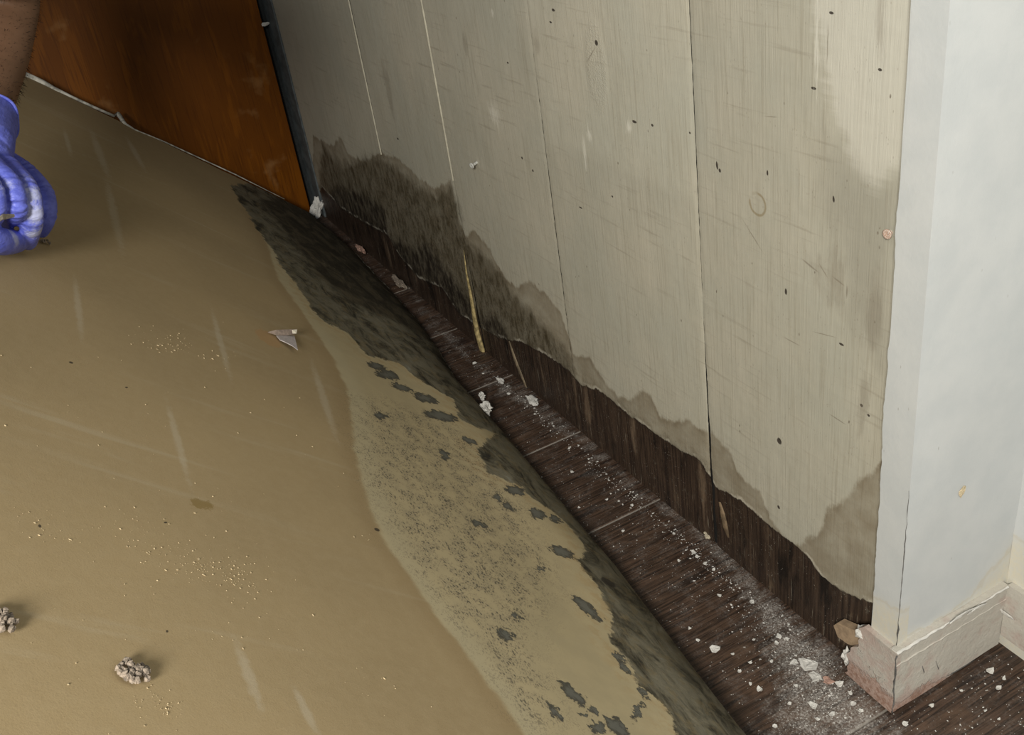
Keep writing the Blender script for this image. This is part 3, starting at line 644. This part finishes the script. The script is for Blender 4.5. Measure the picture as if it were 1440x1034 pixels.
# gypsum core just under the paper, back paper under that
TH = .0127
def slab(name, d0, d1, inset, mat):
    n0, n1 = 120, 40; A, B = np.meshgrid(np.linspace(0, 1, n0), np.linspace(.012, VL, n1), indexing='ij')
    U0 = edge_u(B)-inset*1.0+rng.normal(0, .0005, B.shape)*(A == 0); A = U0+(UL-.002-U0)*A
    L0 = BA+A[..., None]*BU+(B+.004+inset)[..., None]*BV+(sag(A, B)+.014)[..., None]*BN
    L0[..., 0] += np.interp(A, ft_u, ft_e)*np.clip(1-B/.13, 0, 1)**1.7; L0[..., 0] = np.minimum(L0[..., 0], XW-.005)
    T = (L0-BN*d0).reshape(-1, 3); Bt = (L0-BN*d1).reshape(-1, 3)
    T[:, 2] = np.maximum(T[:, 2], .0015); Bt[:, 2] = np.maximum(Bt[:, 2], .001)
    n = n0*n1; fs = grid_faces(n0, n1)+grid_faces(n0, n1, n, True)
    for i in range(n0-1):
        for j in (0, n1-1): a, b = i*n1+j, (i+1)*n1+j; fs.append((a, b, b+n, a+n))
    for j in range(n1-1):
        for i in (0, n0-1): a, b = i*n1+j, i*n1+j+1; fs.append((a, b, b+n, a+n))
    me = bpy.data.meshes.new(name); me.from_pydata(np.concatenate([T, Bt]).tolist(), [], fs); me.update()
    bm = bmesh.new(); bm.from_mesh(me); bmesh.ops.recalc_face_normals(bm, faces=bm.faces); bm.to_mesh(me); bm.free()
    return kid(link(name, me, mat))
g = slab('gypsum_core', .0006, TH-.0006, .0022, M_GYP); g['label'] = 'crumbly white gypsum core showing along the far edge'
slab('backing_paper', TH-.0005, TH, .0, simple('grey_paper', (.42, .40, .36), .85, .2, 40))
# torn paper
def bp(px, py, h=0.0): return onb(px, py, .016+h)
def tri(name, pts, mat, th=.0008):
    n = len(pts); pts = [np.array(p) for p in pts]
    vs = pts+[p-BN*th for p in pts]
    return kid(link(name, mesh(name, vs, [tuple(range(n)), tuple(range(n, 2*n))[::-1]]+[(i, (i+1) % n, (i+1) % n+n, i+n) for i in range(n)]), mat))
M_TORN = simple('torn_paper_grey', (.52, .47, .47), .8, .2, 300); M_TORN2 = simple('torn_paper_rim', (.80, .74, .62), .8, .2, 300)
o = tri('torn_flap', [bp(389, 472, .001), bp(414, 472, .001), bp(417, 485, .004), bp(419, 492, .007), bp(411, 486, .004), bp(401, 481, .002), bp(394, 478, .001)], M_TORN); o['label'] = 'pale grey underside of a torn paper tab'
o = tri('torn_flap', [bp(377, 467, .001), bp(388, 464, .005), bp(404, 464, .006), bp(418, 463, .009), bp(417, 469, .006), bp(404, 471, .003), bp(390, 471, .001)], simple('torn_paper_brown', (.33, .26, .22), .8, .3, 300)); o['label'] = 'upper torn paper tab curled upward'
tri('torn_rim', [bp(411, 464, .0095), bp(418, 463.5, .0105), bp(417, 468.5, .008), bp(412, 468.5, .007)], M_TORN2)
# curled white fringe of paper along the far edge
pts = [(35, 106), (60, 117), (75, 125), (100, 136), (130, 150), (160, 163), (168, 164), (176, 175), (190, 183), (230, 199), (280, 222), (330, 245), (400, 280)]
rd = [.0085, .0080, .0062, .0036, .0034, .0034, .0055, .0045, .0022, .0018, .0017, .0016, .001]
pp = [onb(x, y, .014) for x, y in pts]; pp[6] = onb(166, 160, .019)
kid(spike('torn_edge', pp, rd, simple('torn_white_edge', (.60, .58, .52), .8, .6, 70), None, .8, 8, nrm=BN))['label'] = 'ragged white torn paper along the far edge'

# ================================================================== THINGS LYING ON THE SHEET
def clump(name, c, r, count, mat, label, cat, seed, up):
    rr = random.Random(seed); bm = bmesh.new(); up = Vector(up)
    a = up.orthogonal().normalized(); b = up.cross(a)
    for k in range(count):
        q = r*math.sqrt(rr.random()); w = rr.uniform(0, 6.28); s = rr.uniform(.0009, .0022)*(1 if r > .008 else .7)
        p = Vector(c)+a*q*math.cos(w)+b*q*math.sin(w)+up*(s*.5+rr.random()*.0030*(1-q/r))
        g_ = bmesh.ops.create_icosphere(bm, subdivisions=1, radius=s)
        for v in g_['verts']: v.co = v.co*rr.uniform(.7, 1.3)+p
    me = bpy.data.meshes.new(name); bm.to_mesh(me); bm.free()
    return tag(link(name, me, mat), label, cat)
clump('dust_clump', bp(187, 946), .0085, 80, M_LINT, 'grey-white crumbly dust clump low on the brown sheet, whole in view', 'dust clump', 1, BN)
clump('dust_clump', bp(-2, 874), .0085, 80, M_LINT, 'grey dust clump cut off by the left edge of the photo', 'dust clump', 2, BN)
clump('dust_clump', bp(64, 341), .005, 26, M_LINT, 'tiny pale crumb clump right beside the blue gloved fingertips', 'dust clump', 3, BN)
def crumbs(name, places, mat, label, seed, flat=.4, up=(0, 0, 1), cat='crumbs'):
    rr = random.Random(seed); bm = bmesh.new(); U = Vector(up).to_track_quat('Z', 'Y').to_matrix()
    for (p, s) in places:
        g_ = bmesh.ops.create_icosphere(bm, subdivisions=1, radius=s); sx, sy = rr.uniform(.6, 1.8), rr.uniform(.5, 1.2); R = Matrix.Rotation(rr.uniform(0, 6.28), 3, 'Z')
        for v in g_['verts']:
            q = v.co*rr.uniform(.65, 1.25); v.co = U@(R@Vector((q.x*sx, q.y*sy, q.z*flat)))+Vector(p)+Vector(up)*s*flat*.5
    me = bpy.data.meshes.new(name); bm.to_mesh(me); bm.free()
    return tag(link(name, me, mat), label, cat, kind='stuff')
pl = []
for (cx, cy, rx, ry, n, an) in [(235, 480, 45, 16, 60, .15), (300, 500, 30, 14, 14, .2), (290, 790, 90, 26, 150, .25), (330, 810, 45, 22, 50, .4), (230, 990, 40, 22, 55, .5), (190, 740, 40, 25, 30, 0), (60, 740, 60, 25, 30, .2),
                               (250, 700, 250, 250, 90, .6), (350, 880, 60, 40, 16, .4), (520, 960, 160, 60, 15, .6), (520, 750, 30, 20, 6, 0)]:
    for k in range(n):
        a, b = random.gauss(0, .55)*rx, random.gauss(0, .55)*ry; x = cx+a*math.cos(an)-b*math.sin(an); y = cy+a*math.sin(an)+b*math.cos(an)
        if x < -20 or y < 400: continue
        p = bp(x, y); d = np.linalg.norm(p-CAMP)/F; s = d*random.choice([.45, .5, .6, .7, .9, 1.3]); q = (p-BA).dot(BV)
        if q > VL-.01: continue
        pl.append((p-BN*.0018, s))
crumbs('sheet_crumbs', pl, M_CRUMB, 'scattered pale yellow crumbs and sawdust on the brown paper of the sheet', 5, .5, BN)

def chip(px, py, r, label, seed, group=None, h=.0008, mat=None, curl=.001, asp=.7, on='floor', name='plaster_chip'):
    if on == 'floor': c = onfloor(px, py, .0012); u, v = (math.cos(seed), math.sin(seed), .05), (-math.sin(seed), math.cos(seed), .08)
    else: c = bp(px, py, .001); u, v = BU*math.cos(seed)+BV*math.sin(seed), BV*math.cos(seed)-BU*math.sin(seed)
    d = np.linalg.norm(c-CAMP)/F
    o = flake(name, (0, 0, 0), u, v, r*d, r*d*asp*1.3, mat or M_CHIP, thick=max(.0009, r*d*.16), n=7+seed % 4, rnd=.35, curl=curl, seed=seed)
    o.location = c; return tag(o, label, 'plaster chip', group)
chip(1138, 934, 13, 'largest flat white plaster chip on the dark floor', 21)
chip(1147, 953, 9, 'broad white plaster chip touching the near side of the largest one', 22)
chip(1117, 932, 6, 'white plaster chip just left of the largest one', 23)
chip(1005, 913, 6, 'lone square white plaster chip in the open middle of the dark floor', 24)
chip(1180, 962, 5, 'white plaster chip in the dust right of the two large ones', 25)
chip(1143, 992, 6, 'white plaster chip in the dust nearest the front groove', 26)
chip(1165, 958, 7, 'pinkish plaster chip just right of the largest white one', 27, mat=M_PINK)
chip(1392, 944, 6, 'white plaster chip on the floor below the inner corner', 28)
chip(1404, 968, 4, 'smaller white plaster chip in front of the inner corner', 29)
k = 0
for (px, py, r) in [(1012, 838, 3), (1057, 847, 4), (970, 884, 2.6), (982, 901, 2.6), (1003, 801, 3), (975, 777, 4), (981, 783, 3), (991, 793, 3), (948, 751, 2.5), (955, 789, 2.2), (1095, 895, 4), (1092, 905, 3), (1107, 898, 4), (1055, 932, 2.6),
                    (1040, 945, 2.6), (1068, 970, 4), (1055, 962, 2.4), (1110, 990, 3), (1120, 965, 3), (1150, 1012, 3), (1170, 1005, 4), (1200, 990, 4), (1196, 975, 3), (1210, 1000, 3), (1090, 1022, 3), (1085, 930, 3), (1030, 920, 2.4),
                    (1060, 900, 2.2), (876, 747, 2.4), (889, 711, 2.2), (814, 714, 2.2), (805, 664, 2.4), (853, 703, 2), (870, 705, 2), (1273, 1018, 4), (1310, 993, 3), (1412, 955, 3), (1352, 972, 2), (1385, 1000, 2), (1405, 1012, 2), (668, 511, 3), (716, 554, 2.5)]:
    chip(px, py, r, 'small white plaster chip scattered on the dark floor along the wall', 40+k, 'small plaster chips on the floor'); k += 1
# lumpier debris
def dlump(px, py, r, sq, label, seed, mat=M_CHIP, z=.003, cat='plaster piece', name='plaster_chunk'):
    c = onfloor(px, py, z+.0); o = lump(name, (0, 0, 0), r, mat, None, sq, seed); o.location = c; return tag(o, label, cat)
c = bp(682, 577); o = lump('plaster_chunk', (0, 0, 0), .0105, M_CHIP, None, (.8, 1.15, .7), 31, amp=.45); o.location = c+BN*.002; tag(o, 'crumpled white plaster chunk resting on the foot edge of the brown sheet', 'plaster piece')
c = bp(677, 559); o = lump('plaster_chunk', (0, 0, 0), .006, M_CHIP, None, (.7, 1.2, .8), 33, amp=.4); o.location = c+BN*.002; tag(o, 'small white plaster chunk just above the crumpled one on the sheet edge', 'plaster piece')
dlump(749, 563, .009, (.7, 1.7, .35), 'long white plaster crumb against the foot of the plank wall', 34)
dlump(704, 535, .006, (.7, 1.8, .35), 'small white plaster crumb by the wall foot beyond the long one', 35)
dlump(997, 752, .006, (.9, 1, .6), 'cream crumb at the wall foot below the dark open seam', 36, simple('cream_crumb', (.50, .44, .33), .9, .3, 200))
dlump(507, 350, .010, (.5, 2.2, .6), 'pinkish torn fragment at the wall foot near the far corner', 37, M_PINK, .012)
dlump(560, 396, .013, (.45, 2.4, .4), 'grey plaster crumb in the dark gap near the far corner', 38, M_LINT, .006)
# crumpled white paper in the far corner
def curlpiece(name, c, mat, label, seed, s):
    rr = random.Random(seed); n, m_ = 22, 12; vs = []; fs = []
    for i in range(n):
        t = i/(n-1)
        for j in range(m_):
            w = j/(m_-1)*5.0+t*2; r = s*(.42+.20*math.sin(t*7+1))*(1+.18*math.sin(j*2.3+i*.9))
            vs.append((r*math.cos(w)*.8+.2*s*math.sin(t*5), r*math.sin(w)*.8-.3*s*t, (t-.5)*s*3.4+rr.uniform(-.04, .04)*s))
    for i in range(n-1):
        for j in range(m_-1): a = i*m_+j; fs.append((a, a+m_, a+m_+1, a+1))
    o = link(name, mesh(name, vs, fs), mat, None, True); o.location = c
    md = o.modifiers.new('s', 'SOLIDIFY'); md.thickness = .0012
    return tag(o, label, 'paper scrap')
cc = hit(448, 292, (0, 1, 0), YP-.045); o = lump('paper_curl', (0, 0, 0), .0155, M_CHIP, None, (.6, .7, 1.4), 17, 4, .6); o.location = cc; tag(o, 'crumpled white paper curl in the far corner between brown panel and plank wall', 'paper scrap')
o.rotation_euler = (.3, .35, .4)
pl = []
for k in range(900):
    t = random.random()**.65; q = random.random()
    a = np.array([1262, 1005.])*t+np.array([640, 480.])*(1-t); w = (6+110*t**2.2)
    x = a[0]-abs(random.gauss(0, .55))*w+random.uniform(-4, 3); y = a[1]+random.gauss(0, 4)+random.random()*6*t
    p = onfloor(x, y)
    if p[0] > XW-.003 or (p[1] < .607*K+.01 and p[0] > xb-.004) : continue
    d = np.linalg.norm(p-CAMP)/F; pl.append((p, d*random.choice([.3, .35, .4, .5, .6, .8, 1.3])))
for k in range(160):
    x = random.uniform(1270, 1440); y = random.uniform(900, 1034); p = onfloor(x, y)
    if p[1] > yb-.004 or p[0] > XR-TB-.004: continue
    d = np.linalg.norm(p-CAMP)/F; pl.append((p, d*random.choice([.35, .4, .5, .9])))
for k in range(170):
    x = random.uniform(700, 1150); y = 480+(x-640)*.85+random.uniform(0, 150); p = onfloor(x, y)
    if p[0] > XW-.003: continue
    d = np.linalg.norm(p-CAMP)/F; pl.append((p, d*random.choice([.35, .4, .5, .8])))
crumbs('plaster_dust', pl, M_CHIP, 'fine white plaster dust and grit sprinkled over the dark floor strip', 6, .5)

# ================================================================== PERSON: bare forearm and blue glove
def tube(bm, pts, rad, seg=14, ref=(0, 0, 1)):
    pts = [np.array(p, float) for p in pts]; N = 6; P = []; Rr = []
    for k in range(len(pts)-1):                      # Catmull-Rom
        p0, p1, p2, p3 = pts[max(k-1, 0)], pts[k], pts[k+1], pts[min(k+2, len(pts)-1)]
        for j in range(N):
            t = j/N; P.append(.5*((2*p1)+(-p0+p2)*t+(2*p0-5*p1+4*p2-p3)*t*t+(-p0+3*p1-3*p2+p3)*t**3)); Rr.append(rad[k]*(1-t)+rad[k+1]*t)
    P.append(pts[-1]); Rr.append(rad[-1]); n = len(P); rings = []
    for k in range(n):
        d = _n(P[min(k+1, n-1)]-P[max(k-1, 0)]); s = _n(np.cross(d, np.array(ref)+.01)); b = np.cross(s, d)
        rings.append([bm.verts.new(P[k]+(s*math.cos(2*math.pi*j/seg)+b*math.sin(2*math.pi*j/seg))*Rr[k]) for j in range(seg)])
    for k in range(n-1):
        for j in range(seg): bm.faces.new((rings[k][j], rings[k][(j+1) % seg], rings[k+1][(j+1) % seg], rings[k+1][j]))
    for e, s_ in ((0, -1), (n-1, 1)):                # round caps
        d = _n(P[e]-P[e-1] if e else P[0]-P[1]); prev = rings[e]
        for q in (.5, .85):
            nr = [bm.verts.new(P[e]+(np.array(v.co)-P[e])*math.sqrt(1-q*q)+d*Rr[e]*q) for v in rings[e]]
            for j in range(seg): bm.faces.new((prev[j], prev[(j+1) % seg], nr[(j+1) % seg], nr[j]))
            prev = nr
        bm.faces.new(prev)
def bake(bm, name, vox, smooth_it=4):
    bmesh.ops.recalc_face_normals(bm, faces=bm.faces)
    me = bpy.data.meshes.new(name+'_t'); bm.to_mesh(me); bm.free(); o = bpy.data.objects.new(name+'_t', me); C.objects.link(o)
    r = o.modifiers.new('r', 'REMESH'); r.mode = 'VOXEL'; r.voxel_size = vox
    s = o.modifiers.new('s', 'SMOOTH'); s.iterations = smooth_it; s.factor = .5
    dg = bpy.context.evaluated_depsgraph_get(); out = bpy.data.meshes.new_from_object(o.evaluated_get(dg)); bpy.data.objects.remove(o); out.name = name
    return out
hp = lambda x, y, h: onb(x, y, .014+h)
mg = M('blue_nitrile_glove'); oo = mg.obj(); nn_ = mg.noise(oo, 90, 5, .65, .5); pw = mg.noise(oo, 300, 4, .7)
dm = mg.attr('powder')
colg = mg.mix(mg.ss(nn_, .35, .65), (.10, .125, .56), (.155, .185, .68))
colg = mg.mix(mg.ss(dm+(pw-.5)*1.1+(nn_-.5)*.8, .30, .95)*.75, colg, (.55, .58, .74))
wr = mg.noise(mg.scale(oo, (60, 60, 260), 0), 1, 4, .6, 1.2)
M_GLOVE = mg.done(colg, .42, mg.bump(wr+nn_*.8, .55, .0022), .45)
ms = M('brown_skin'); oo = ms.obj(); n0 = ms.noise(oo, 12, 4, .6); n1_ = ms.noise(oo, 500, 4, .6)
cs = ms.mix(ms.ss(n0, .3, .7), (.185, .10, .058), (.235, .13, .078)); cs = ms.mix(ms.ss(n1_, .5, .7)*.25, cs, (.22, .10, .055))
M_SKIN = ms.done(cs, .5, ms.bump(n1_, .2, .0006), .4)
wrist = hp(-22, 190, .070)
per = empty('person', tuple(wrist)); INVP = Matrix.Translation(-Vector(wrist))
tag(per, 'person reaching in at the upper left, bare brown forearm and blue-gloved hand holding the sheet', 'person')
def pk(o, p=per): o.parent = p; o.matrix_parent_inverse = INVP if p is per else Matrix.Identity(4); return o
bm = bmesh.new()
arm = [wrist, hp(-16, 140, .085), hp(-2, 75, .12), hp(4, 10, .165), hp(2, -60, .22), hp(-10, -150, .30)]
tube(bm, arm, [.026, .027, .034, .041, .045, .046], 24)
tube(bm, [arm[-1], arm[-1]+np.array([-.10, .03, .06]), arm[-1]+np.array([-.20, .06, .13]), arm[-1]+np.array([-.30, .08, .20])], [.046, .050, .054, .058], 24)
me = bake(bm, 'arm', .004, 6); pk(link('arm', me, M_SKIN, None, True))
# arm hair
vs = []; fs = []; ra = random.Random(4)
pts = np.array([v.co for v in me.vertices]); nr = np.array([v.normal for v in me.vertices])
ax = _n(arm[0]-arm[3])
sel = [i for i in range(len(pts)) if pts[i][2] < arm[4][2]+.04 and (pts[i]-arm[0]).dot(ax) < -.005]
for i in ra.sample(sel, min(2600, len(sel))):
    p, nn = pts[i], nr[i]; d = _n(ax*1.0+nn*.55+np.array([ra.uniform(-.5, .5) for _ in range(3)])); s = _n(np.cross(d, nn))*.00022; L_ = ra.uniform(.006, .012); k = len(vs)
    q = p+d*L_*.5+nn*.001; e = p+d*L_
    vs += [p-s, p+s, q+s*.8, q-s*.8, e]; fs += [(k, k+1, k+2, k+3), (k+3, k+2, k+4)]
o = pk(link('arm_hair', mesh('arm_hair', vs, fs), simple('dark_hair', (.02, .013, .01), .6))); o['kind'] = 'stuff'
# glove
bm = bmesh.new()
FG = [([hp(4, 222, .048), hp(36, 242, .050), hp(62, 272, .044), hp(66, 302, .032), hp(58, 324, .014)], [.0125, .0118, .0112, .0108, .0092]),
      ([hp(-10, 216, .056), hp(14, 238, .068), hp(38, 268, .068), hp(45, 306, .048), hp(39, 340, .015)], [.013, .0125, .0122, .0118, .0098]),
      ([hp(-30, 214, .060), hp(-8, 238, .072), hp(14, 262, .070), hp(22, 292, .056), hp(14, 306, .034), hp(0, 312, .020)], [.013, .0128, .0125, .012, .0105, .0095]),
      ([hp(-50, 218, .060), hp(-32, 244, .068), hp(-12, 268, .066), hp(-8, 296, .050), hp(-14, 312, .032)], [.013, .0122, .012, .0112, .0095])]
for p, r in FG: tube(bm, p, [q*.90 for q in r], 18)
tube(bm, [wrist, hp(-20, 212, .060), hp(0, 232, .058)], [.027, .026, .016], 20)
tube(bm, [wrist, hp(-34, 214, .058), hp(-36, 240, .056)], [.027, .027, .016], 20)
tube(bm, [wrist, hp(-22, 228, .056), hp(-16, 256, .048)], [.026, .026, .015], 20)
tube(bm, [hp(-60, 250, .045), hp(-52, 300, .034), hp(-22, 332, .026), hp(4, 340, .020), hp(24, 340, .013)], [.016, .0145, .0135, .0130, .0105], 18)   # thumb
tube(bm, [hp(-20, 168, .076), wrist, hp(-22, 205, .066)], [.0315, .0295, .028], 24)
gm = bake(bm, 'glove', .0017, 2)
pts = np.array([v.co for v in gm.vertices]); pwd = np.zeros(len(pts))
for (x, y, h, r) in [(55, 290, .052, .013), (50, 318, .04, .013), (44, 275, .068, .012), (20, 262, .08, .014), (26, 285, .070, .012), (8, 250, .08, .012), (20, 332, .03, .010), (56, 262, .06, .010), (46, 335, .03, .010), (36, 262, .07, .012), (48, 300, .055, .012), (-2, 262, .08, .014), (24, 300, .06, .01)]:
    c = hp(x, y, h); pwd = np.maximum(pwd, np.exp(-(np.linalg.norm(pts-c, axis=1)/r)**2))
# creases across the bent joints
nrm = np.array([v.normal for v in gm.vertices]); cr = np.zeros(len(pts))
for (p, r) in FG:
    for seg_ in (1, 2, 3):
        c = p[seg_]; d = _n(p[min(seg_+1, len(p)-1)]-p[seg_-1]); t = (pts-c)@d; rad = np.linalg.norm(pts-c, axis=1)
        cr += np.sin(t/.0013)*np.exp(-(t/.008)**2)*(rad < .02)*.00045
pts = pts+nrm*cr[:, None]; gm.vertices.foreach_set('co', pts.ravel().astype(np.float32)); gm.update(); attr(gm, 'powder', pwd)
o = pk(link('glove', gm, M_GLOVE, None, True)); o['label'] = 'violet-blue disposable glove dusted white on the knuckles'
# rolled cuff
bm = bmesh.new(); c0, d = hp(-20, 168, .076), _n(wrist-hp(-20, 168, .076)); s = _n(np.cross(d, [0, 0, 1])); b = np.cross(s, d)
ring = [c0+(s*math.cos(a)+b*math.sin(a))*(.0318+.0012*math.sin(a*5)) for a in np.linspace(0, 2*math.pi, 30)]
tube(bm, ring, [.0016]*30, 8, ref=d); me = bpy.data.meshes.new('cuff'); bmesh.ops.recalc_face_normals(bm, faces=bm.faces); bm.to_mesh(me); bm.free(); attr(me, 'powder', np.zeros(len(me.vertices)))
pk(link('cuff', me, M_GLOVE, None, True))
# scraper blade pinched between finger and thumb
pl = [hp(-20, 318, .052), hp(4, 301, .062), hp(20, 301, .060), hp(21, 304, .058), hp(4, 308, .058), hp(-19, 324, .049)]
vs = pl+[p-BN*.0012 for p in pl]; n = len(pl)
o = link('scraper_blade', mesh('scraper_blade', vs, [tuple(range(n)), tuple(range(n, 2*n))[::-1]]+[(i, (i+1) % n, (i+1) % n+n, i+n) for i in range(n)]), simple('dull_metal', (.52, .48, .44), .35, .5, 120, .6))
tag(o, 'thin pale scraper blade pinched in the blue-gloved hand', 'scraper')
